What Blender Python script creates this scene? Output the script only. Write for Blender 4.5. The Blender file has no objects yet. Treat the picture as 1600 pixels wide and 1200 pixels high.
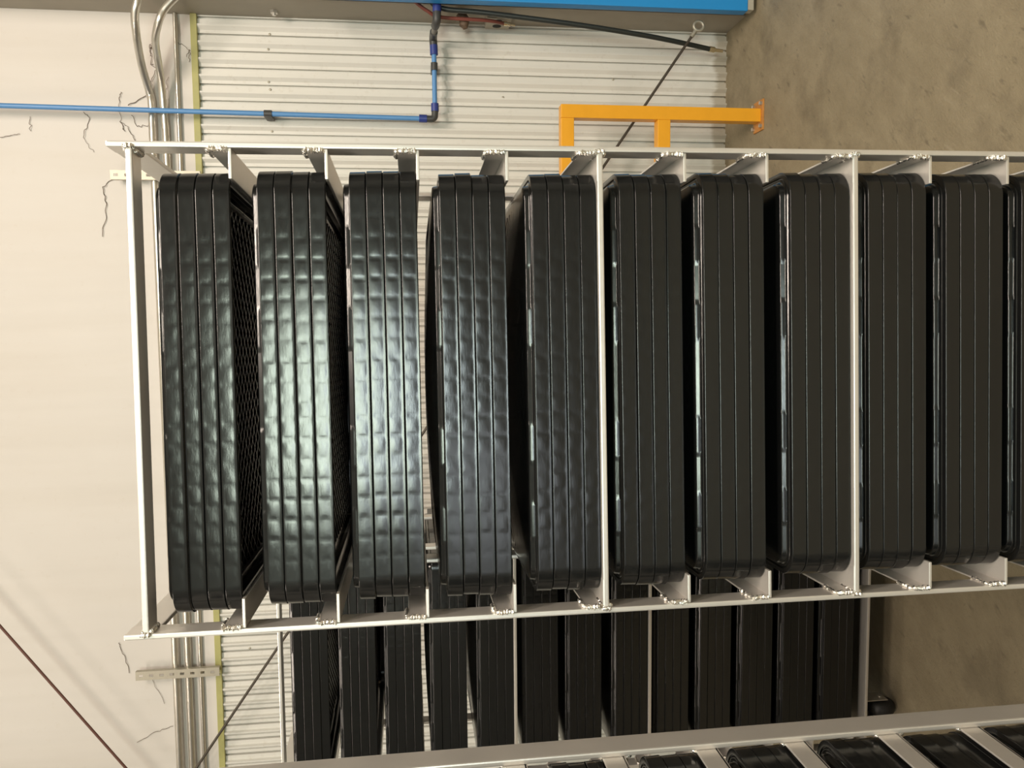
import bpy, bmesh, math, random
from mathutils import Vector, Matrix
PI = math.pi
S = bpy.context.scene
COL = S.collection
random.seed(7)

# ------------------------------------------------------------------ camera
# the photograph was taken with the phone on its side: the room's "up" points to the left edge of the frame
EYE = Vector((0.0, 0.0, 1.448))
pitch, yaw, roll = 0.12199, -0.0821, -0.01876
f = Vector((math.sin(yaw)*math.cos(pitch), math.cos(yaw)*math.cos(pitch), -math.sin(pitch)))
r = Vector((math.cos(yaw), -math.sin(yaw), 0.0)); u = r.cross(f)
r2 = r*math.cos(roll) + u*math.sin(roll); u2 = u*math.cos(roll) - r*math.sin(roll)
cam_d = bpy.data.cameras.new('camera'); cam = bpy.data.objects.new('camera', cam_d); COL.objects.link(cam)
cr, cu, cb = -u2, r2, -f
cam.matrix_world = Matrix(((cr.x, cu.x, cb.x, EYE.x), (cr.y, cu.y, cb.y, EYE.y), (cr.z, cu.z, cb.z, EYE.z), (0, 0, 0, 1)))
cam_d.sensor_fit = 'HORIZONTAL'; cam_d.sensor_width = 36.0; cam_d.lens = 36.0*1279.45/1600.0
cam_d.clip_start = 0.02; cam_d.clip_end = 200
S.camera = cam

# ------------------------------------------------------------------ colour management, sky, lights
S.view_settings.view_transform = 'Standard'; S.view_settings.look = 'None'
S.view_settings.gamma = 1.0; S.view_settings.use_curve_mapping = False
S.view_settings.exposure = 0.0
W = bpy.data.worlds.new('sky'); S.world = W; W.use_nodes = True
nt = W.node_tree; bg = nt.nodes['Background']
sky = nt.nodes.new('ShaderNodeTexSky'); sky.sky_type = 'PREETHAM' if False else 'HOSEK_WILKIE'
sky.turbidity = 4.0; sky.ground_albedo = 0.3; sky.sun_direction = (0.3, 0.5, 0.7)
nt.links.new(sky.outputs[0], bg.inputs[0]); bg.inputs[1].default_value = 1.0

def area(name, loc, target, sx, sy, power, col):
    d = bpy.data.lights.new(name, 'AREA'); d.shape = 'RECTANGLE'; d.size = sx; d.size_y = sy
    d.energy = power; d.color = col
    o = bpy.data.objects.new(name, d); COL.objects.link(o); o.location = loc
    o.rotation_euler = (Vector(target)-Vector(loc)).to_track_quat('-Z', 'Y').to_euler()
    return o
# warm hall lamps under the roof, and one added wall fill
WARM = (1.0, 0.86, 0.73)
area('hall_and_fill_lamp', (1.0, -2.2, 4.6), (0.6, 1.8, 0.6), 1.5, 0.35, 122, WARM)
area('hall_and_fill_lamp', (1.5, -0.5, 4.6), (0.4, 2.2, 0.3), 1.5, 0.35, 112, WARM)
area('hall_and_fill_lamp', (-2.6, 1.6, 5.3), (-2.2, 3.3, 1.6), 1.5, 0.35, 14, WARM)  # added fill for the dim left part of the back wall
area('hall_and_fill_lamp', (-2.5, -0.6, 4.4), (-0.9, 2.2, 1.4), 1.5, 0.35, 48, WARM)
# daylight through the big opening behind the camera: trees above, paler below, plus an added low light
area('daylight', (-0.20, -4.95, 2.62), (-0.2, 2.0, 1.8), 1.6, 0.80, 120, (0.86, 1.0, 0.82))
area('daylight', (-0.20, -4.95, 2.04), (-0.2, 2.0, 1.4), 1.4, 0.36, 34, (0.78, 0.90, 1.0))
area('daylight', (-1.10, -4.95, 1.18), (-0.4, 2.0, 1.2), 1.1, 0.70, 10, (0.90, 0.95, 1.0))  # extra light added for grey tray reflections, set at the lower opening

# ------------------------------------------------------------------ materials
def new_mat(name):
    m = bpy.data.materials.new(name); m.use_nodes = True
    return m, m.node_tree, m.node_tree.nodes['Principled BSDF']
def node(t, kind, **kw):
    n = t.nodes.new(kind)
    for k, v in kw.items(): setattr(n, k, v)
    return n
def noise(t, scale, detail=4, rough=0.55, vec=None, stretch=None):
    n = node(t, 'ShaderNodeTexNoise'); n.inputs['Scale'].default_value = scale
    n.inputs['Detail'].default_value = detail; n.inputs['Roughness'].default_value = rough
    if vec is None:
        vec = node(t, 'ShaderNodeTexCoord').outputs['Object']
    if stretch:
        mp = node(t, 'ShaderNodeMapping'); mp.inputs['Scale'].default_value = stretch
        t.links.new(vec, mp.inputs['Vector']); vec = mp.outputs[0]
    t.links.new(vec, n.inputs['Vector'])
    return n
def ramp(t, fac, stops):
    n = node(t, 'ShaderNodeValToRGB'); e = n.color_ramp.elements
    while len(e) < len(stops): e.new(0.5)
    for el, (p, c) in zip(e, stops): el.position = p; el.color = (*c, 1) if len(c) == 3 else c
    t.links.new(fac, n.inputs[0]); return n
def mix(t, fac, a, b, kind='MIX'):
    n = node(t, 'ShaderNodeMix', data_type='RGBA', blend_type=kind)
    for sock, v in ((n.inputs[0], fac), (n.inputs[6], a), (n.inputs[7], b)):
        if hasattr(v, 'links') or hasattr(v, 'is_output'): t.links.new(v, sock)
        elif isinstance(v, tuple): sock.default_value = (*v, 1)
        else: sock.default_value = v
    return n.outputs[2]
def bump(t, b, h, strength, dist):
    n = node(t, 'ShaderNodeBump'); n.inputs['Strength'].default_value = strength; n.inputs['Distance'].default_value = dist
    t.links.new(h, n.inputs['Height']); t.links.new(n.outputs[0], b.inputs['Normal'])
def maprange(t, v, a, b):
    n = node(t, 'ShaderNodeMapRange'); n.inputs[3].default_value = a; n.inputs[4].default_value = b
    t.links.new(v, n.inputs[0]); return n.outputs[0]
def simple(name, col, rough=0.5, metal=0.0, var=0.12, scale=30, bmp=0.0):
    m, t, b = new_mat(name)
    n = noise(t, scale)
    c = mix(t, n.outputs[0], tuple(x*(1-var) for x in col), tuple(min(1, x*(1+var)) for x in col))
    t.links.new(c, b.inputs['Base Color'])
    t.links.new(maprange(t, n.outputs[0], rough*0.85, min(1, rough*1.15)), b.inputs['Roughness'])
    b.inputs['Metallic'].default_value = metal
    if bmp: bump(t, b, n.outputs[0], bmp, 0.002)
    return m

def aluminium(name, base, rough, stretch):
    m, t, b = new_mat(name)
    n1 = noise(t, 10, 4, 0.6); n2 = noise(t, 120, 3, 0.6, stretch=stretch)
    c = mix(t, n1.outputs[0], tuple(x*0.86 for x in base), base)
    t.links.new(c, b.inputs['Base Color']); b.inputs['Metallic'].default_value = 0.62
    t.links.new(maprange(t, n2.outputs[0], rough*0.75, rough*1.3), b.inputs['Roughness'])
    bump(t, b, n2.outputs[0], 0.12, 0.0006)
    return m
M_ALU = aluminium('brushed_aluminium', (0.79, 0.755, 0.71), 0.36, (1, 1, 0.06))
M_WELD = simple('weld_metal', (0.86, 0.83, 0.78), 0.24, 0.95, 0.15, 260, 0.9)
M_ZINC = simple('zinc_plated_steel', (0.66, 0.64, 0.60), 0.34, 0.85, 0.12, 60)
M_EMT = simple('galvanised_conduit', (0.70, 0.67, 0.61), 0.30, 0.9, 0.12, 25)
M_STRUT = simple('galvanised_strut', (0.42, 0.39, 0.32), 0.45, 0.5, 0.12, 40)

def plastic(name, rough):
    m, t, b = new_mat(name)
    n1 = noise(t, 9, 3, 0.6); n2 = noise(t, 60, 4, 0.65, stretch=(1, 1, 3))
    c = mix(t, n1.outputs[0], (0.0065, 0.0068, 0.007), (0.010, 0.0105, 0.0105))
    t.links.new(c, b.inputs['Base Color'])
    t.links.new(maprange(t, n2.outputs[0], rough*0.72, rough*1.35), b.inputs['Roughness'])
    b.inputs['IOR'].default_value = 1.5
    bump(t, b, n2.outputs[0], 0.05, 0.002)
    return m
M_TRAY = plastic('black_moulded_plastic', 0.185)
M_RUBBER = simple('black_rubber', (0.018, 0.018, 0.018), 0.5)
M_HOSE = simple('black_hose_rubber', (0.022, 0.026, 0.024), 0.42)
M_RED = simple('red_hose_rubber', (0.20, 0.055, 0.04), 0.5)
M_BLUE = simple('blue_air_pipe', (0.10, 0.27, 0.56), 0.38, 0, 0.10, 12)
M_DBLUE = simple('dark_blue_fitting', (0.03, 0.05, 0.24), 0.4)
M_FIT = simple('grey_black_fitting', (0.05, 0.05, 0.05), 0.45)
M_GFIT = simple('grey_fitting', (0.22, 0.21, 0.19), 0.5)
M_PANEL = simple('blue_sheet_metal', (0.015, 0.25, 0.62), 0.38, 0, 0.05, 5)
M_YEL = simple('yellow_enamel', (0.80, 0.37, 0.018), 0.36, 0, 0.08, 18, 0.05)
M_ORANGE = simple('worn_orange_plate', (0.50, 0.22, 0.05), 0.6, 0, 0.35, 60)
M_COLUMN = simple('grey_column_paint', (0.36, 0.325, 0.265), 0.6, 0, 0.14, 7)
M_ROD = simple('dull_steel_rod', (0.10, 0.085, 0.07), 0.45, 0.6, 0.2, 30)
M_REDROD = simple('red_oxide_rod', (0.13, 0.055, 0.04), 0.5, 0.2, 0.2, 30)
M_BROWN = simple('rusty_brown', (0.13, 0.085, 0.055), 0.7, 0, 0.3, 80)
M_BOX = simple('grey_outlet_plate', (0.42, 0.39, 0.32), 0.5, 0, 0.12, 20)
M_DARK = simple('dark_socket', (0.015, 0.014, 0.012), 0.7)
M_BRASS = simple('brass_nickel', (0.78, 0.70, 0.52), 0.25, 0.95, 0.1, 80)
M_COB = simple('dusty_web', (0.13, 0.095, 0.07), 0.9, 0, 0.25, 200)
M_GIRT = simple('yellow_green_girt', (0.42, 0.40, 0.155), 0.55, 0, 0.18, 22)
M_ROOM = simple('pale_room_wall', (0.66, 0.64, 0.60), 0.8, 0, 0.05, 2)
M_DIM = simple('shade_toned_side_wall', (0.09, 0.08, 0.07), 0.85, 0, 0.1, 2)  # wall toned dark as if unlit, so the rear trays reflect black
M_CEIL = simple('pale_roof_liner', (0.72, 0.70, 0.64), 0.8, 0, 0.05, 2)

def wall_white():
    m, t, b = new_mat('white_liner_wall')
    n1 = noise(t, 1.2, 4, 0.55); n2 = noise(t, 2.0, 3, 0.55, stretch=(1.6, 1, 0.12)); n3 = noise(t, 26, 6, 0.7); n8 = noise(t, 3.0, 5, 0.65, stretch=(1.5, 1, 0.16))
    c = mix(t, n1.outputs[0], (0.635, 0.595, 0.555), (0.69, 0.66, 0.625))
    d8 = ramp(t, n8.outputs[0], [(0.45, (0, 0, 0)), (0.70, (0.32, 0.32, 0.32))])
    c = mix(t, d8.outputs[0], c, (0.60, 0.55, 0.485))
    d = ramp(t, n3.outputs[0], [(0.60, (0, 0, 0)), (0.80, (0.22, 0.22, 0.22))])
    c = mix(t, d.outputs[0], c, (0.50, 0.42, 0.33))
    t.links.new(c, b.inputs['Base Color']); b.inputs['Roughness'].default_value = 0.52
    bump(t, b, n2.outputs[0], 0.35, 0.05)
    return m
M_WHITE = wall_white()
def wall_corr():
    m, t, b = new_mat('white_corrugated_metal')
    n1 = noise(t, 2.0, 4, 0.6); n2 = noise(t, 30, 6, 0.7); n3 = noise(t, 7, 5, 0.65, stretch=(1, 1, 0.25))
    c = mix(t, n1.outputs[0], (0.66, 0.645, 0.60), (0.76, 0.745, 0.70))
    d = ramp(t, n2.outputs[0], [(0.57, (0, 0, 0)), (0.78, (0.30, 0.30, 0.30))])
    c = mix(t, d.outputs[0], c, (0.36, 0.29, 0.20))
    # splash dirt along the foot of the sheet
    tc = node(t, 'ShaderNodeTexCoord'); sx = node(t, 'ShaderNodeSeparateXYZ'); t.links.new(tc.outputs['Object'], sx.inputs[0])
    ad = node(t, 'ShaderNodeMath', operation='MULTIPLY_ADD'); t.links.new(n3.outputs[0], ad.inputs[0]); ad.inputs[1].default_value = -0.10
    t.links.new(sx.outputs[2], ad.inputs[2])
    g = ramp(t, ad.outputs[0], [(0.0, (0.6, 0.6, 0.6)), (0.02, (0.0, 0.0, 0.0))])
    c = mix(t, g.outputs[0], c, (0.30, 0.24, 0.15))
    t.links.new(c, b.inputs['Base Color']); b.inputs['Roughness'].default_value = 0.38
    return m
M_CORR = wall_corr()
def concrete():
    m, t, b = new_mat('worn_concrete')
    tc = node(t, 'ShaderNodeTexCoord'); mp = node(t, 'ShaderNodeMapping'); mp.inputs['Rotation'].default_value = (0, 0, math.radians(38))
    t.links.new(tc.outputs['Object'], mp.inputs['Vector']); rot = mp.outputs[0]
    n1 = noise(t, 1.1, 6, 0.65); n2 = noise(t, 11, 7, 0.74, rot, (1, .45, 1)); n3 = noise(t, 4.5, 5, 0.62)
    n4 = noise(t, 26, 3, 0.55, rot, (1.4, .45, 1)); n5 = noise(t, 150, 4, 0.7, rot, (1, .5, 1)); n6 = noise(t, 15, 2, 0.5, rot, (2.6, .22, 1)); n7 = noise(t, 60, 5, 0.7)
    c = mix(t, n1.outputs[0], (0.235, 0.192, 0.112), (0.465, 0.396, 0.275))
    c = mix(t, maprange(t, n2.outputs[0], -0.25, 0.95), c, (0.160, 0.127, 0.076))
    s = ramp(t, n4.outputs[0], [(0.62, (0, 0, 0)), (0.72, (0.45, 0.45, 0.45))])
    c = mix(t, s.outputs[0], c, (0.075, 0.058, 0.038))
    s2 = ramp(t, n3.outputs[0], [(0.52, (0, 0, 0)), (0.66, (0.40, 0.40, 0.40))])
    c = mix(t, s2.outputs[0], c, (0.115, 0.092, 0.058))
    s3 = ramp(t, n6.outputs[0], [(0.70, (0, 0, 0)), (0.76, (0.38, 0.38, 0.38))])
    c = mix(t, s3.outputs[0], c, (0.44, 0.38, 0.27))
    s4 = ramp(t, n7.outputs[0], [(0.60, (0, 0, 0)), (0.72, (0.5, 0.5, 0.5))])
    c = mix(t, s4.outputs[0], c, (0.10, 0.08, 0.05))
    t.links.new(c, b.inputs['Base Color'])
    t.links.new(maprange(t, n2.outputs[0], 0.5, 0.8), b.inputs['Roughness'])
    hh = node(t, 'ShaderNodeMath', operation='ADD'); t.links.new(n2.outputs[0], hh.inputs[0]); t.links.new(n5.outputs[0], hh.inputs[1])
    bump(t, b, hh.outputs[0], 0.45, 0.008)
    return m
M_FLOOR = concrete()

# ------------------------------------------------------------------ mesh helpers
def link(name, bm, mat, parent=None, loc=(0, 0, 0), rot=(0, 0, 0), smooth=False):
    me = bpy.data.meshes.new(name); bmesh.ops.recalc_face_normals(bm, faces=bm.faces[:])
    bm.to_mesh(me); bm.free()
    me.materials.append(mat)
    if smooth:
        for p in me.polygons: p.use_smooth = True
        try: me.set_sharp_from_angle(angle=math.radians(40))
        except Exception: pass
    o = bpy.data.objects.new(name, me); COL.objects.link(o)
    o.location = loc; o.rotation_euler = rot
    if parent is not None: o.parent = parent
    return o
def empty(name, loc, rot=(0, 0, 0)):
    o = bpy.data.objects.new(name, None); COL.objects.link(o); o.location = loc; o.rotation_euler = rot
    o.empty_display_size = 0.1
    return o
def tag(o, label=None, cat=None, group=None, kind=None):
    if label: o['label'] = label
    if cat: o['category'] = cat
    if group: o['group'] = group
    if kind: o['kind'] = kind
    return o
def box(bm, lo, hi, bev=0.0):
    x0, y0, z0 = lo; x1, y1, z1 = hi
    v = [bm.verts.new(p) for p in ((x0, y0, z0), (x1, y0, z0), (x1, y1, z0), (x0, y1, z0), (x0, y0, z1), (x1, y0, z1), (x1, y1, z1), (x0, y1, z1))]
    fs = [bm.faces.new([v[i] for i in q]) for q in ((0, 3, 2, 1), (4, 5, 6, 7), (0, 1, 5, 4), (1, 2, 6, 5), (2, 3, 7, 6), (3, 0, 4, 7))]
    if bev > 0:
        es = list({e for f_ in fs for e in f_.edges})
        bmesh.ops.bevel(bm, geom=es, offset=bev, segments=2, profile=0.6, affect='EDGES')
def boxes(*bs):
    bm = bmesh.new()
    for b_ in bs: box(bm, *b_)
    return bm
def frame_at(t):
    t = t.normalized(); a = Vector((0, 0, 1)) if abs(t.z) < 0.9 else Vector((1, 0, 0))
    n = t.cross(a).normalized(); return n, t.cross(n).normalized()
def smooth_path(pts, n=8):
    P = [Vector(p) for p in pts]; out = []
    for i in range(len(P)-1):
        p0 = P[max(i-1, 0)]; p1 = P[i]; p2 = P[i+1]; p3 = P[min(i+2, len(P)-1)]
        for k in range(n):
            s = k/n
            out.append(0.5*((2*p1)+(p2-p0)*s+(2*p0-5*p1+4*p2-p3)*s*s+(3*p1-p0-3*p2+p3)*s**3))
    out.append(P[-1]); return out
def tube(bm, pts, rad, seg=12, cap=True):
    P = [Vector(p) for p in pts]; rings = []; n = None
    for i, p in enumerate(P):
        t = (P[min(i+1, len(P)-1)]-P[max(i-1, 0)])
        if n is None: n, b_ = frame_at(t)
        else:
            t.normalize(); n = (n-t*n.dot(t)).normalized(); b_ = t.cross(n)
        rr = rad[i] if isinstance(rad, (list, tuple)) else rad
        rings.append([bm.verts.new(p+n*rr*math.cos(2*PI*k/seg)+b_*rr*math.sin(2*PI*k/seg)) for k in range(seg)])
    for a, c in zip(rings, rings[1:]):
        for k in range(seg): bm.faces.new((a[k], a[(k+1) % seg], c[(k+1) % seg], c[k]))
    if cap: bm.faces.new(rings[0][::-1]); bm.faces.new(rings[-1])
def tube_bm(pts, rad, seg=12):
    bm = bmesh.new(); tube(bm, pts, rad, seg); return bm
def sphere_bm(c, rad, sc=(1, 1, 1), seg=12):
    bm = bmesh.new(); bmesh.ops.create_uvsphere(bm, u_segments=seg, v_segments=seg//2+2, radius=rad)
    for v in bm.verts: v.co = Vector((v.co.x*sc[0]+c[0], v.co.y*sc[1]+c[1], v.co.z*sc[2]+c[2]))
    return bm
def weld_bm(a, b_, rad, n=14):
    """a lumpy weld bead running from a to b"""
    bm = bmesh.new(); A, B = Vector(a), Vector(b_); pts = []; rs = []
    for i in range(n+1):
        s = i/n; pts.append(A.lerp(B, s)+Vector((random.uniform(-1, 1), random.uniform(-1, 1), random.uniform(-1, 1)))*rad*0.15)
        rs.append(rad*(0.75+0.35*(i % 2)+random.uniform(-.12, .12))*(0.6 if i in (0, n) else 1))
    tube(bm, pts, rs, 8); return bm

# ------------------------------------------------------------------ the setting
YW = 3.683; XL, XR, YB, ZC = -6.5, 5.5, -5.0, 5.5; ZG = 2.325
fl = link('floor', boxes(((XL-.2, YB-.2, -.1), (XR+.2, YW+.2, 0))), M_FLOOR); tag(fl, kind='structure')
ce = link('ceiling', boxes(((XL-.2, YB-.2, ZC), (XR+.2, YW+.2, ZC+.1))), M_CEIL); tag(ce, kind='structure')
tag(link('wall_left', boxes(((XL-.1, YB, 0), (XL, YW, ZC))), M_DIM), kind='structure')
tag(link('wall_right', boxes(((XR, YB, 0), (XR+.1, YW, ZC))), M_ROOM), kind='structure')
# front wall (behind the camera) with the big daylight opening
ox0, ox1, oz0, oz1 = -1.05, 0.65, 1.82, 3.06
px0, px1, pz0, pz1 = -1.68, -0.52, 0.80, 1.56          # a second, lower opening to the left, added to carry the low light
tag(link('wall_front', boxes(((XL, YB-.12, 0), (px0, YB, ZC)), ((px0, YB-.12, 0), (px1, YB, pz0)), ((px1, YB-.12, 0), (XR, YB, oz0)), ((px0, YB-.12, pz1), (px1, YB, oz0)),
    ((px0, YB-.12, oz0), (ox0, YB, ZC)), ((ox1, YB-.12, oz0), (XR, YB, ZC)), ((ox0, YB-.12, oz1), (ox1, YB, ZC))), M_ROOM), kind='structure')
def window_frame(name, x0, x1, z0, z1):
    tag(link(name, boxes(((x0, YB-.10, z0), (x0+.05, YB-.02, z1)), ((x1-.05, YB-.10, z0), (x1, YB-.02, z1)), ((x0+.05, YB-.10, z0), (x1-.05, YB-.02, z0+.05)), ((x0+.05, YB-.10, z1-.05), (x1-.05, YB-.02, z1))), M_ZINC), kind='structure')
window_frame('window_1', ox0, ox1, oz0, oz1); window_frame('added_window', px0, px1, pz0, pz1)
# back wall: white liner above, corrugated sheet below
tag(link('wall_back', boxes(((XL, YW, ZG), (XR, YW+.1, ZC))), M_WHITE), kind='structure')
bm = bmesh.new(); Pd = 0.0686; X0 = 1.2657
prof = []
k = -112
while k < 62:
    xs = X0 + k*Pd
    for du, dy in ((0.0, .017), (.0042, .017), (.0047, 0), (.0180, 0), (.0325, -.0135), (.0390, -.0135), (.0425, 0), (.0638, 0), (.0643, .017)):
        prof.append((xs+du, YW+dy))
    k += 1
cols = [[bm.verts.new((x, y, z)) for z in (0, .6, 1.2, 1.8, ZG)] for x, y in prof]
for a, c in zip(cols, cols[1:]):
    for i in range(4): bm.faces.new((a[i], c[i], c[i+1], a[i+1]))
sheet = link('wall_back_sheet', bm, M_CORR); tag(sheet, kind='structure')
tag(link('trim_1', boxes(((XL, YW-.018, ZG-.013), (1.275, YW+.02, ZG+.013), .001)), M_GIRT), kind='structure')
tag(link('wall_back_backing', boxes(((XL, YW+.018, 0), (XR, YW+.1, ZG-.014))), M_CORR), kind='structure')
for i, (x, z) in enumerate(((1.008, 2.028), (.976, 2.023), (.802, 2.021), (1.205, 2.018), (1.143, 2.026), (.967, 1.024), (1.057, .527), (-1.47, 2.19), (-1.40, 1.93), (-1.52, 1.93))):
    k = math.floor((x-X0)/Pd); uu = x-X0-k*Pd
    yy = YW-.009 if .030 < uu < .0425 else YW
    s = link('screw', sphere_bm((x, yy-.001, z), .0055, (1, .5, 1), 10), M_STRUT, sheet, smooth=True)
# structural column right of the sheet
bm = boxes(((1.275, YW-.20, 0), (1.289, YW-.001, ZC), .001), ((1.275, YW-.214, 0), (1.46, YW-.20, ZC), .001), ((1.289, YW-.02, 0), (1.46, YW-.001, ZC), .001), ((1.446, YW-.20, 0), (1.46, YW-.02, ZC)))
column = link('trim_2', bm, M_COLUMN); tag(column, kind='structure')
bolt = bmesh.new(); tube(bolt, [(1.277, 3.60, 1.985), (1.262, 3.60, 1.985)], .016, 6); tube(bolt, [(1.262, 3.60, 1.985), (1.254, 3.60, 1.985)], .008, 10)
link('bolt', bolt, M_ZINC, column)

# ------------------------------------------------------------------ racks
WR = 0.675; HW = WR/2; PT = 0.008; PD = 0.040; RZ = 0.34    # outer width, flat bar thickness / depth, rear posts behind the front posts
SHELF = [1.6855, 1.5573, 1.4325, 1.3072, 1.1758, 1.0476, .9225, .7872, .6645, .5379, .412, .286, .160]
TOPZ = 1.816; BOT = .117
def bracket_bm(s, z):
    """angle iron runner: upright flange against the posts, ledge turned inward"""
    xi = s*(HW-PT-.0004); L = .60
    bm = bmesh.new()
    a, b_ = sorted((xi, xi-s*.003)); box(bm, (a, .002, z-.0015), (b_, L, z+.028), .0008)
    a, b_ = sorted((xi, xi-s*.041)); box(bm, (a, .001, z-.0022), (b_, L, z+.0022), .0009)
    return bm
def caster(x, y, parent):
    t = empty('caster', (x, y, 0)); t.parent = parent
    link('mounting_plate', boxes(((-.045, -.035, .1025), (.045, .035, .1135), .001)), M_ZINC, t)
    fk = boxes(((-.030, -.024, .030), (-.027, .028, .100), .001), ((.027, -.024, .030), (.030, .028, .100), .001), ((-.030, -.024, .098), (.030, .028, .102), .001))
    link('fork', fk, M_ZINC, t)
    wb = bmesh.new(); tube(wb, [(-.021, 0, .043), (-.018, 0, .043), (-.009, 0, .043), (.009, 0, .043), (.018, 0, .043), (.021, 0, .043)], [.030, .037, .0425, .0425, .037, .030], 28)
    link('wheel', wb, M_RUBBER, t, smooth=True)
    link('axle', tube_bm([(-.033, 0, .043), (.033, 0, .043)], .006, 10), M_ZINC, t, smooth=True)
def make_rack(name, loc, rot):
    root = empty(name, loc, rot)
    for s in (-1, 1):
        for y in (0, RZ):
            a, b_ = sorted((s*HW, s*(HW-PT)))
            link('post', boxes(((a, y, BOT), (b_, y+PD, 1.845), .0022)), M_ALU, root)
        a, b_ = sorted((s*(HW-.0004), s*(HW-PT+.0004)))
        link('side_rail', boxes(((a, PD-.0005, 1.806), (b_, RZ+.0005, 1.844), .0018)), M_ALU, root)
        link('side_rail', boxes(((a, PD-.0005, BOT), (b_, RZ+.0005, BOT+.036), .0018)), M_ALU, root)
    xi = HW-PT
    for z in (TOPZ, SHELF[4]-.0025, SHELF[7]-.0025, BOT+.0045):
        h = .0043
        bar = link('cross_bar', boxes(((-xi+.0003, .0005, z-h), (xi-.0003, PD, z+h), .002)), M_ALU, root)
        for s in (-1, 1):
            link('weld_bead', weld_bm((s*(xi-.002), .0, z+h), (s*(xi-.002), PD*.95, z+h), .0035), M_WELD, bar, smooth=True)
            if z < TOPZ-.01 or True:
                link('weld_bead', weld_bm((s*(xi-.0015), .002, z-h-.001), (s*(xi-.0015), PD*.95, z-h-.001), .0042), M_WELD, bar, smooth=True)
            link('weld_bead', weld_bm((s*(xi+.001), -.0005, z-.007), (s*(xi+.001), -.0005, z+.007), .0035, 5), M_WELD, bar, smooth=True)
    for z in (TOPZ, BOT+.0045):
        link('cross_bar', boxes(((-xi+.0003, RZ, z-.0043), (xi-.0003, RZ+PD, z+.0043), .002)), M_ALU, root)
    for i, z in enumerate(SHELF):
        for s in (-1, 1):
            br = link('shelf_runner', bracket_bm(s, z), M_ALU, root)
            x = s*(xi-.002)
            link('weld_bead', weld_bm((x, .001, z+.002), (x, .001, z+.029), .0042), M_WELD, br, smooth=True)
            link('weld_bead', weld_bm((x, .002, z+.030), (x, .040, z+.030), .0032), M_WELD, br, smooth=True)
    for x in (-.235, .235):
        for y in (.06, RZ-.04):
            caster(x, y, root)
    for y in (.06, RZ-.04):
        link('caster_rail', boxes(((-xi+.0003, y-.03, BOT-.0032), (xi-.0003, y+.03, BOT+.0002), .0008)), M_ALU, root)
    return root
R1 = (Vector((-.0893, 1.154, 0)), .04512, -.0046)
R2 = (Vector((-.9620, 2.207, 0)), .0006, 0.0)
R3 = (Vector((-.9035, 1.057, 0)), PI, .007)
rack_front = make_rack('tray_rack', R1[0], (0, R1[2], R1[1]))
tag(rack_front, 'large bare aluminium rack filling the middle of the photo, facing the camera', 'rack', 'tray racks')
def copy_tree(o, parent=None):
    c = o.copy(); COL.objects.link(c)
    if parent is not None: c.parent = parent
    for ch in list(o.children): copy_tree(ch, c)
    return c
rack_back = copy_tree(rack_front); rack_back.location = R2[0]; rack_back.rotation_euler = (0, R2[2], R2[1])
tag(rack_back, 'aluminium rack in shadow behind the large one, near the corrugated wall', 'rack', 'tray racks')
rack_side = copy_tree(rack_front); rack_side.location = R3[0]; rack_side.rotation_euler = (0, R3[2], R3[1])
tag(rack_side, 'aluminium rack cut off by the bottom edge of the photo, wide post face showing', 'rack', 'tray racks')

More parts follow.
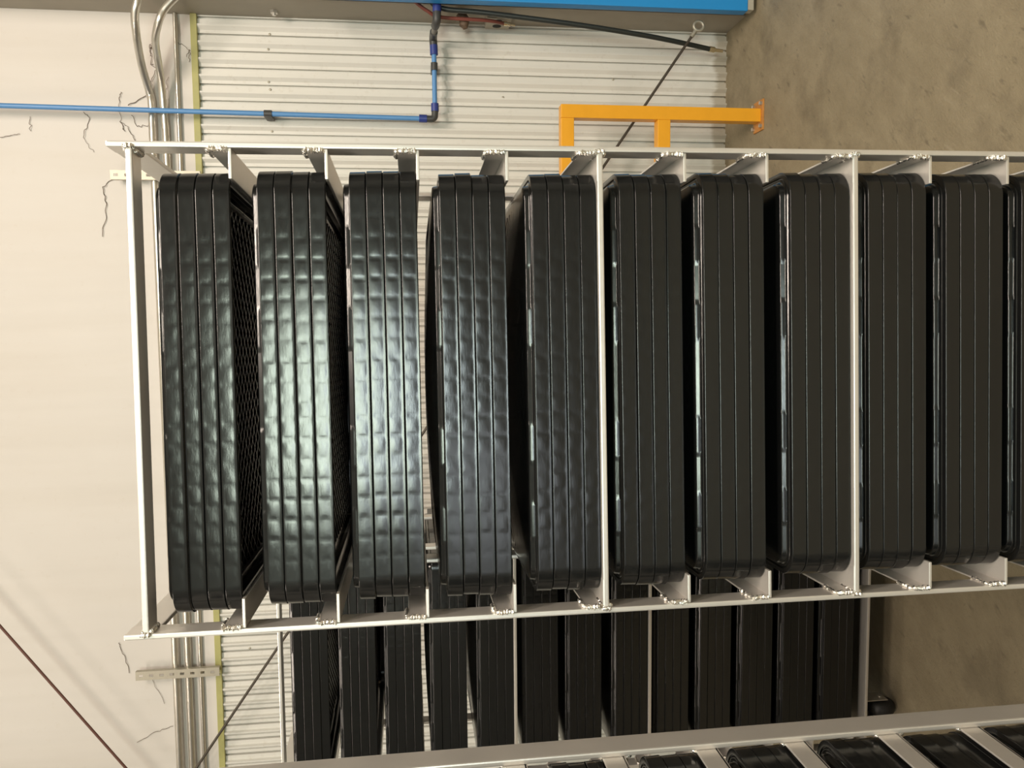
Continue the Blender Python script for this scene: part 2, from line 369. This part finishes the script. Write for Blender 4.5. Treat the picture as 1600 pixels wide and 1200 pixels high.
# ------------------------------------------------------------------ trays
TW, TD, TH, TR = .6185, .615, .02335, .040       # width, depth, stacking height, corner radius
CELL = .0281
def tray_mesh(seed):
    rnd = random.Random(seed)
    hx, hy = TW/2, TD/2
    # outline points with arc length, outward normal, and how far along the straight side they are
    pts = []
    def straight(ax, ay, bx, by, nx, ny):
        L = math.hypot(bx-ax, by-ay); n = max(2, round(L/.0034))
        for i in range(n):
            s = i/n; pts.append((ax+(bx-ax)*s, ay+(by-ay)*s, nx, ny, s*L, L))
    def arc(cx, cy, a0):
        n = 14
        for i in range(n):
            a = a0+(PI/2)*i/n; pts.append((cx+TR*math.cos(a), cy+TR*math.sin(a), math.cos(a), math.sin(a), None, None))
    straight(-hx+TR, -hy, hx-TR, -hy, 0, -1); arc(hx-TR, -hy+TR, -PI/2)
    straight(hx, -hy+TR, hx, hy-TR, 1, 0); arc(hx-TR, hy-TR, 0)
    straight(hx-TR, hy, -hx+TR, hy, 0, 1); arc(-hx+TR, hy-TR, PI/2)
    straight(-hx, hy-TR, -hx, -hy+TR, -1, 0); arc(-hx+TR, -hy+TR, PI)
    cells = {}
    N = len(pts)
    def dent(i, w):
        x, y, nx, ny, s, L = pts[i]
        if s is None: return 0.0
        edge = min(s, L-s); amp = min(1.0, max(0.0, (edge-.004)/.06))
        k = math.floor((s-L/2)/CELL+.5); side = (nx, ny)
        key = (side, k)
        if key not in cells: cells[key] = (rnd.uniform(-.010, .010), rnd.uniform(-.010, .010), rnd.uniform(.5, 1.4), rnd.uniform(-.0009, .0009))
        tx, tz, pa, sh = cells[key]
        uu = (s-L/2)/CELL+.5-k-.5 + sh/CELL         # -.5 .. .5 inside the cell
        v = w*2-1
        win = max(0.0, 1-abs(v)**5)
        bow = (0.10*(1 if s > L/2 else -1))*(1-v*v)  # the notches curve like smiles and frowns
        d1 = (abs(uu)-.5)*CELL
        notch = -.00024*math.exp(-((abs(abs(uu+bow*.6)-.5)*CELL)/.0012)**2)
        pillow = .00020*pa*(1-(2*uu)**2)*(1-v*v)
        tilt = (tx*uu*CELL + tz*v*.0105)*(1-(2*uu)**4)
        return amp*win*(notch+pillow+tilt)
    hs = TH
    prof = [(.0020, .0010, 0.), (.0006, .0011, 0.), (.0001, .0015, 0.), (.0002, .0026, 0.)]      # inset, z, dent weight row
    rows = 9
    for j in range(rows):
        w = j/(rows-1); prof.append((.0003+.0005*w, .0034+w*(hs-.0034-.0016), w))
    prof += [(.0009, hs-.0007, 1.), (.0013, hs-.0003, 1.), (.0021, hs-.0001, None), (.0085, hs-.0002, None), (.0094, hs-.0016, None), (.0112, hs-.0016, None), (.0122, hs-.0002, None), (.0150, hs-.0002, None),
             (.0166, hs+.0006, None), (.0174, hs+.0022, None), (.0180, hs+.0068, None), (.0188, hs+.0084, None), (.0206, hs+.0092, None), (.026, hs+.0094, None)]
    nout = len(prof)
    inner = [(.0275, hs+.0079, None), (.0215, hs+.0077, None), (.0200, hs+.0062, None), (.0190, hs-.0012, None), (.0050, hs-.0018, None), (.0036, hs-.0030, None), (.0030, hs*.5, None), (.0028, .00005, None)]
    prof += inner
    me = bpy.data.meshes.new('stacking_tray'); V = []; Fs = []
    base_rows = []
    for (ins, z, w) in prof:
        row = []
        for i, (x, y, nx, ny, s, L) in enumerate(pts):
            d = 0.0
            if w is not None and .0034 <= z: d = dent(i, w)*(1 if z < hs-.001 else .3)
            kk = ins
            if s is None:                                  # corner: shrink the radius about its centre
                cx, cy = x-nx*TR, y-ny*TR; rr = TR-kk+d
                px, py = cx+nx*rr, cy+ny*rr
            else: px, py = x-nx*(kk-d), y-ny*(kk-d)
            if abs(ins-.018) < .004 and z > hs+.001 and s is not None:   # shallow steps on the raised rim of the base
                q = int(abs(s-L/2)/.057) % 2
                px += nx*(.0006 if q else 0); py += ny*(.0006 if q else 0)
            row.append(len(V)); V.append((px, py, z))
        base_rows.append(row)
    for a, c in zip(base_rows, base_rows[1:]):
        for i in range(N): Fs.append((a[i], a[(i+1) % N], c[(i+1) % N], c[i]))
    a, c = base_rows[-1], base_rows[0]
    for i in range(N): Fs.append((a[i], a[(i+1) % N], c[(i+1) % N], c[i]))
    # the base is slightly domed: rings closing towards the middle, outside and inside skins
    strip = nout-1
    del Fs[strip*N:(strip+1)*N]
    def dome(x, y): return .011*max(0, 1-(x/hx)**2)**1.0*max(0, 1-(y/hy)**2)**1.0
    for row, flip in ((base_rows[nout-1], False), (base_rows[nout], True)):
        z0 = V[row[0]][2]; e0 = [V[i] for i in row]; d0 = [dome(p[0], p[1]) for p in e0]
        prev = row
        for t_ in (.92, .8, .62, .42, .22, .06):
            cur = []
            for p, dd in zip(e0, d0):
                x, y = p[0]*t_, p[1]*t_
                cur.append(len(V)); V.append((x, y, z0+max(0, dome(x, y)-dd*t_)))
            for i in range(N): Fs.append((prev[i], prev[(i+1) % N], cur[(i+1) % N], cur[i]))
            prev = cur
        Fs.append(tuple(prev))
    # criss-cross stiffening ribs moulded into the underside of the base
    zt, zb = hs+.0082, hs-.0022; ex, ey = hx-.036, hy-.036
    for sgn in (1, -1):
        c0 = -(ex+ey)
        while c0 < ex+ey:
            P = []
            for (x, y) in ((-ex, None), (ex, None), (None, -ey), (None, ey)):
                if x is None: x = sgn*(y-c0) if sgn == 1 else (c0-y)
                else: y = c0+x if sgn == 1 else c0-x
                if -ex-1e-6 <= x <= ex+1e-6 and -ey-1e-6 <= y <= ey+1e-6: P.append((x, y))
            if len(P) >= 2:
                A = min(P); B = max(P)
                if math.dist(A, B) > .03:
                    dx, dy = (B[0]-A[0]), (B[1]-A[1]); l = math.hypot(dx, dy); ox, oy = -dy/l*.0011, dx/l*.0011
                    ns = max(1, round(l/.09)); b0 = len(V)
                    for i in range(ns+1):
                        px, py = A[0]+dx*i/ns, A[1]+dy*i/ns; dz = dome(px, py)
                        for z, q in ((zt, 1.5), (zb, .8)):
                            V.append((px+ox*q, py+oy*q, z+dz)); V.append((px-ox*q, py-oy*q, z+dz))
                    for i in range(ns):
                        k = b0+4*i
                        Fs += [(k, k+4, k+6, k+2), (k+1, k+3, k+7, k+5), (k+2, k+6, k+7, k+3)]
                    Fs += [(b0, b0+2, b0+3, b0+1), (b0+4*ns, b0+4*ns+1, b0+4*ns+3, b0+4*ns+2)]
            c0 += .030
    me.from_pydata(V, [], Fs); me.update()
    bm = bmesh.new(); bm.from_mesh(me); bmesh.ops.recalc_face_normals(bm, faces=bm.faces[:]); bm.to_mesh(me); bm.free()
    me.materials.append(M_TRAY)
    for p in me.polygons: p.use_smooth = True
    try: me.set_sharp_from_angle(angle=math.radians(50))
    except Exception: pass
    return me
TRAYS = [tray_mesh(11+i) for i in range(4)]
ORD = ['first', 'second', 'third', 'fourth', 'fifth', 'sixth', 'seventh', 'eighth', 'ninth', 'tenth', 'eleventh', 'twelfth', 'thirteenth']
LEV = {3: 'uppermost black tray', 2: 'upper-middle black tray', 1: 'lower-middle black tray', 0: 'lowest black tray'}
proto = bpy.data.objects.new('stacking_tray', TRAYS[0])
def put_stack(rack, k, cx, phrase, group, ly=.006, jit=1.0):
    base, yw, lean = rack
    if rack is R3: cx += SHELF[k]*lean
    for j in range(4):
        o = proto.copy(); o.data = TRAYS[(j+k) % 4] if random.random() < .75 else random.choice(TRAYS); COL.objects.link(o)
        z = SHELF[k]+.0026+j*(TH+.00005)
        lx = cx+random.uniform(-.0012, .0012)*jit; l_y = ly+TD/2+random.uniform(0, .0025)*jit
        cx_, sx_ = math.cos(yw), math.sin(yw)
        o.location = (base.x+lx*cx_-l_y*sx_+lean*cx_*(z)*0, base.y+lx*sx_+l_y*cx_, z)
        o.rotation_euler = (0, lean, yw+random.uniform(-.0015, .0015)*jit)
        tag(o, f'{LEV[j]} in the {ORD[k]} stack from the ceiling, {phrase}', 'tray', group)
C1 = [-.0125, -.0085, -.0072, -.0092, -.008, -.006, -.004, -.002, .000, .000, .000]
for k in range(11): put_stack(R1, k, C1[k], 'big middle rack', 'trays on the big middle rack')
for k in range(13): put_stack(R2, k, random.uniform(-.004, .004), 'shadowed rack behind', 'trays on the shadowed rack behind')
for k in range(3, 11): put_stack(R3, k, -.010+random.uniform(-.003, .002), 'rack cut off by bottom edge', 'trays on the cut-off rack', ly=-.004)

# ------------------------------------------------------------------ pipes, hoses and fittings on the back wall
def tube_thing(name, pts, rad, mat, label, cat, group=None, n=8, seg=14, smooth_it=True):
    o = link(name, tube_bm(smooth_path(pts, n) if smooth_it else pts, rad, seg), mat, smooth=True)
    return tag(o, label, cat, group)
GC = 'steel conduits along the wall'
tube_thing('conduit', [(-3.2, 3.655, 2.503), (-2, 3.655, 2.503), (-.5, 3.655, 2.503), (.7, 3.655, 2.503), (.892, 3.655, 2.502), (.95, 3.65, 2.509), (1.035, 3.57, 2.510), (1.120, 3.47, 2.495), (1.187, 3.43, 2.484), (1.251, 3.42, 2.466), (1.45, 3.42, 2.44)], .0155, M_EMT,
           'thick steel conduit nearest the ceiling, of the three on the white wall', 'pipe', GC)
tube_thing('conduit', [(-3.2, 3.655, 2.450), (-2, 3.655, 2.450), (-.5, 3.655, 2.450), (.7, 3.655, 2.450), (.802, 3.655, 2.452), (.975, 3.62, 2.450), (1.056, 3.55, 2.441), (1.103, 3.47, 2.424), (1.151, 3.425, 2.397), (1.197, 3.42, 2.374), (1.242, 3.42, 2.334), (1.277, 3.42, 2.29), (1.30, 3.42, 2.2)], .0145, M_EMT,
           'middle steel conduit of the three, curling down at its right end', 'pipe', GC)
tube_thing('conduit', [(-3.2, 3.668, 2.402), (-1, 3.668, 2.401), (1.274, 3.668, 2.399)], .0085, M_EMT,
           'thin straight steel conduit closest to the yellow-green strip', 'pipe', GC)
def strut(x0, x1, z0, z1, label, yf=3.618):
    bm = bmesh.new(); w = x1-x0; m = (x0+x1)/2; sl = .0055; z = z1-.012
    # slotted web facing the room, built round its slots
    segs = []; zz = z1
    while zz > z0+.03:
        a = zz-.014; b_ = a-.017
        box(bm, (x0, yf, a), (x1, yf+.0025, zz)); box(bm, (x0, yf, b_), (m-sl, yf+.0025, a)); box(bm, (m+sl, yf, b_), (x1, yf+.0025, a))
        zz = b_-.012
        box(bm, (x0, yf, zz), (x1, yf+.0025, b_))
    box(bm, (x0, yf, z0), (x1, yf+.0025, zz))
    box(bm, (x0, yf+.0025, z0), (x0+.0025, yf+.021, z1)); box(bm, (x1-.0025, yf+.0025, z0), (x1, yf+.021, z1))
    o = link('strut_channel', bm, M_STRUT); tag(o, label, 'bracket', 'slotted strut channels')
    return o
strut(-1.561, -1.522, 2.31, 2.662, 'slotted grey strut channel across the conduits, left of the large rack')
strut(.582, .62, 2.31, 2.668, 'slotted grey strut channel end behind the large rack top corner')

# blue compressed-air line
pr = empty('air_pipe', (.86, 3.6, 1.33)); tag(pr, 'blue compressed-air pipe dropping down the wall and turning right', 'pipe')
def child_local(name, bm, mat, parent, smooth=True):
    bmesh.ops.translate(bm, verts=bm.verts[:], vec=-Vector(parent.location)); return link(name, bm, mat, parent, smooth=smooth)
child_local('pipe', tube_bm([(.872, 3.6, 3.9), (.866, 3.6, 3.07), (.849, 3.6, 1.385)], .0105), M_BLUE, pr)
child_local('pipe', tube_bm([(.89, 3.6, 1.327), (1.13, 3.6, 1.327)], .0105), M_BLUE, pr)
child_local('collar', tube_bm([(.8495, 3.6, 1.395), (.849, 3.6, 1.362)], .0165, 18), M_DBLUE, pr)
child_local('elbow', tube_bm(smooth_path([(.849, 3.6, 1.365), (.849, 3.6, 1.340), (.858, 3.6, 1.329), (.885, 3.6, 1.327)], 6), .0145, 16), M_FIT, pr)
child_local('collar', tube_bm([(.880, 3.6, 1.327), (.913, 3.6, 1.327)], .0165, 18), M_DBLUE, pr)
child_local('collar', tube_bm([(1.115, 3.6, 1.327), (1.155, 3.6, 1.328)], .0170, 18), M_DBLUE, pr)
child_local('elbow', tube_bm(smooth_path([(1.15, 3.6, 1.328), (1.178, 3.595, 1.330), (1.184, 3.57, 1.330), (1.183, 3.52, 1.329)], 6), .0165, 16), M_FIT, pr)
child_local('riser', tube_bm([(1.183, 3.53, 1.329), (1.186, 3.44, 1.324)], .0115, 14), M_GFIT, pr)
child_local('elbow', tube_bm(smooth_path([(1.186, 3.46, 1.325), (1.188, 3.425, 1.322), (1.20, 3.415, 1.320), (1.235, 3.415, 1.319)], 6), .017, 16), M_FIT, pr)
child_local('collar', tube_bm([(1.226, 3.415, 1.319), (1.258, 3.415, 1.319)], .0175, 18), M_DBLUE, pr)
child_local('pipe', tube_bm([(1.25, 3.415, 1.319), (1.45, 3.415, 1.318)], .0105, 14), M_BLUE, pr)
for (x, z, vert) in ((.8555, 2.022, 1), (1.066, 1.327, 0)):
    b_ = boxes(((x-.014 if vert else x-.016, 3.592, z-.016 if vert else z-.014), (x+.014 if vert else x+.016, YW-.0136, z+.016 if vert else z+.014), .002))
    a = Vector((x, 3.6, z)); dd = Vector((0, 0, .016)) if vert else Vector((.016, 0, 0))
    tube(b_, [a-dd, a+dd], .0145, 16)
    child_local('clip', b_, M_FIT, pr)

# hoses
hr = empty('air_hose', (1.243, 3.36, 1.307)); tag(hr, 'black rubber hose hanging below the blue panel to a metal end', 'hose')
child_local('hose', tube_bm(smooth_path([(1.40, 3.45, 1.37), (1.30, 3.447, 1.352), (1.253, 3.446, 1.30), (1.237, 3.436, 1.12), (1.204, 3.436, .749), (1.180, 3.46, .467), (1.168, 3.50, .286), (1.159, 3.55, .125)], 8), .0105, 14), M_HOSE, hr)
child_local('hose_end', tube_bm([(1.1595, 3.548, .132), (1.158, 3.553, .108), (1.1575, 3.555, .100), (1.156, 3.56, .066)], [.0125, .0125, .008, .007], 14), M_BRASS, hr)
hr = empty('air_hose', (1.237, 3.43, 1.356)); tag(hr, 'thin red hose with a shiny coupling, beside the dark column', 'hose')
child_local('hose', tube_bm(smooth_path([(1.40, 3.44, 1.50), (1.31, 3.44, 1.445), (1.268, 3.44, 1.400), (1.243, 3.455, 1.356), (1.227, 3.475, 1.298), (1.230, 3.50, 1.111), (1.237, 3.55, 1.031)], 8), .0075, 12), M_RED, hr)
child_local('coupling', tube_bm([(1.237, 3.548, 1.034), (1.237, 3.55, 1.020), (1.237, 3.55, 1.019), (1.2365, 3.555, 1.006), (1.2365, 3.555, 1.004), (1.236, 3.56, .985)], [.010, .010, .006, .009, .005, .006], 14), M_BRASS, hr)
kb = link('hose_hanger', tube_bm([(1.262, 3.5, 1.222), (1.262, 3.5, 1.219), (1.232, 3.5, 1.200), (1.207, 3.5, 1.206), (1.204, 3.5, 1.21)], [.012, .02, .023, .018, .01], 14), M_BROWN, smooth=True)
kb.location = (0, 0.018, 0)
tag(kb, 'small rusty brown knob beside the thin red hose', 'knob')
eb = link('outlet_box', boxes(((1.250, 3.53, 1.000), (1.2745, 3.655, 1.105), .003)), M_BOX); tag(eb, 'pale grey socket box on the column under the blue panel', 'socket')
for (y, z, rr) in ((3.62, 1.055, .019), (3.56, 1.055, .017)):
    link('socket', tube_bm([(1.2505, y, z), (1.2485, y, z)], rr, 18), M_DARK, eb)

# blue panel box in front of the column
bp = link('panel_box', boxes(((1.247, 3.335, .046), (2.10, 3.385, 1.90), .004)), M_PANEL); tag(bp, 'bright blue sheet metal panel at the top edge of the photo', 'panel')
link('bottom_trim', boxes(((1.252, 3.337, .020), (2.095, 3.38, .046), .003)), M_BOX, bp)

# yellow guard rail: square tube bolted to the floor
gr = empty('guard_rail', (.817, 3.31, 0)); tag(gr, 'yellow square-tube guard rail bolted to the concrete floor', 'railing')
T = .0265
def gpost(x):
    child_local('post', boxes(((x-T, 3.31-T, .006), (x+T, 3.31+T, .838), .003)), M_YEL, gr, False)
    fp = child_local('foot_plate', boxes(((x-.062, 3.31-.045, 0), (x+.062, 3.31+.045, .007), .001)), M_ORANGE, gr, False)
    for dx in (-.045, .045):
        for dy in (-.036, .036): child_local('anchor_bolt', tube_bm([(x+dx, 3.31+dy, .006), (x+dx, 3.31+dy, .018)], .008, 6), M_ZINC, gr, False)
gpost(.817); gpost(-.30)
child_local('top_rail', boxes(((-.30+T, 3.31-T, .785), (.817-T, 3.31+T, .838), .003)), M_YEL, gr, False)
child_local('mid_rail', boxes(((-.30+T, 3.31-T, .388), (.817-T, 3.31+T, .441), .003)), M_YEL, gr, False)

# tie rods of the building
br = empty('brace_rod', (1.222, 3.455, .213)); tag(br, 'dark diagonal brace rod from a floor-level eye ring up past the rack', 'rod', 'building tie rods')
child_local('rod', tube_bm([(1.198, 3.46, .229), (-1.951, 3.6, 2.41), (-2.9, 3.642, 3.066)], .0058, 10), M_ROD, br)
b_ = bmesh.new(); ring = [(1.222+.019*math.cos(2*PI*k/24), 3.455, .213+.021*math.sin(2*PI*k/24)) for k in range(25)]
tube(b_, ring, .0065, 10); tube(b_, [(1.208, 3.458, .222), (1.178, 3.461, .243)], .009, 10); child_local('eye_ring', b_, M_STRUT, br)
br = tube_thing('brace_rod', [(-.75, 3.5, 3.506), (-1.244, 3.5, 3.141), (-1.882, 3.5, 2.683), (-2.75, 3.5, 2.06)], .0055, M_REDROD,
                'thin reddish brace rod crossing the white wall at the lower left corner', 'rod', 'building tie rods', smooth_it=False)

# cobwebs and dead creeper on the white wall
def web(label, paths, rad=.0018):
    rad *= .62
    bm = bmesh.new()
    for (x0, z0, x1, z1, wob) in paths:
        n = 6; P = []
        for i in range(n+1):
            s = i/n; wb = 0 if i in (0, n) else wob
            P.append((x0+(x1-x0)*s+random.uniform(-wb, wb), YW-.006+random.uniform(-.003, .003)*(wb > 0), z0+(z1-z0)*s+random.uniform(-wb, wb)))
        tube(bm, smooth_path(P, 3), rad*random.uniform(.7, 1.2), 5)
    o = link('cobweb', bm, M_COB); tag(o, label, 'cobweb', 'cobweb threads on the white wall')
web('dark forked cobweb threads on white wall just below the blue pipe, by the conduits', [(.908, 2.636, .829, 2.639, .006), (.829, 2.639, .809, 2.607, .004), (.809, 2.607, .752, 2.581, .004), (.857, 2.592, .81, 2.569, .004), (.81, 2.569, .819, 2.525, .005), (.829, 2.639, .79, 2.62, .007), (.95, 2.63, .908, 2.636, .006)])
web('curved single cobweb thread on white wall, left of the forked cobwebs', [(.866, 2.782, .84, 2.758, .003), (.84, 2.758, .761, 2.787, .004), (.761, 2.787, .702, 2.749, .004)], .0016)
web('cobweb strand joining the blue pipe and the thick conduit', [(.896, 2.603, .937, 2.53, .004), (.937, 2.53, .975, 2.525, .003)], .0024)
web('rust-brown cobweb strand on white wall beside the rack top corner', [(.605, 2.667, .56, 2.72, .005), (.56, 2.72, .48, 2.709, .004), (.48, 2.709, .353, 2.73, .005)], .0022)
web('clump of dark cobweb between the two bent conduits', [(1.16, 2.49, 1.10, 2.505, .010), (1.10, 2.505, 1.04, 2.49, .012), (1.15, 2.50, 1.12, 2.49, .012), (1.04, 2.49, .97, 2.515, .008), (1.13, 2.50, 1.135, 2.48, .010)], .0022)
web('cobweb wisp on white wall near the slotted strut left of the rack', [(-1.41, 2.745, -1.432, 2.739, .004), (-1.432, 2.739, -1.471, 2.722, .004), (-1.471, 2.722, -1.55, 2.707, .003)], .002)
web('short cobweb thread just below the left slotted strut in the photo', [(-1.58, 2.614, -1.70, 2.565, .004)], .0017)
web('thin bent cobweb wisp on white wall close to the bottom edge of the photo', [(-1.806, 2.533, -1.825, 2.602, .003), (-1.825, 2.602, -1.869, 2.689, .004)], .0017)
web('faint cobweb thread at the far left edge of the photo', [(.756, 3.112, .765, 3.07, .003), (.765, 3.07, .772, 3.035, .002)], .0015)
web('short cobweb thread hanging under the blue pipe near the left photo edge', [(.843, 2.991, .784, 2.991, .005)], .0015)
web('forked cobweb threads between the thin conduit and the yellow-green strip', [(1.162, 2.395, 1.129, 2.344, .005), (1.129, 2.344, 1.10, 2.36, .005), (1.129, 2.344, 1.08, 2.35, .006)], .0017)
web('small dark cobweb thread between the middle and thick conduits', [(1.017, 2.435, .938, 2.46, .006)], .0017)
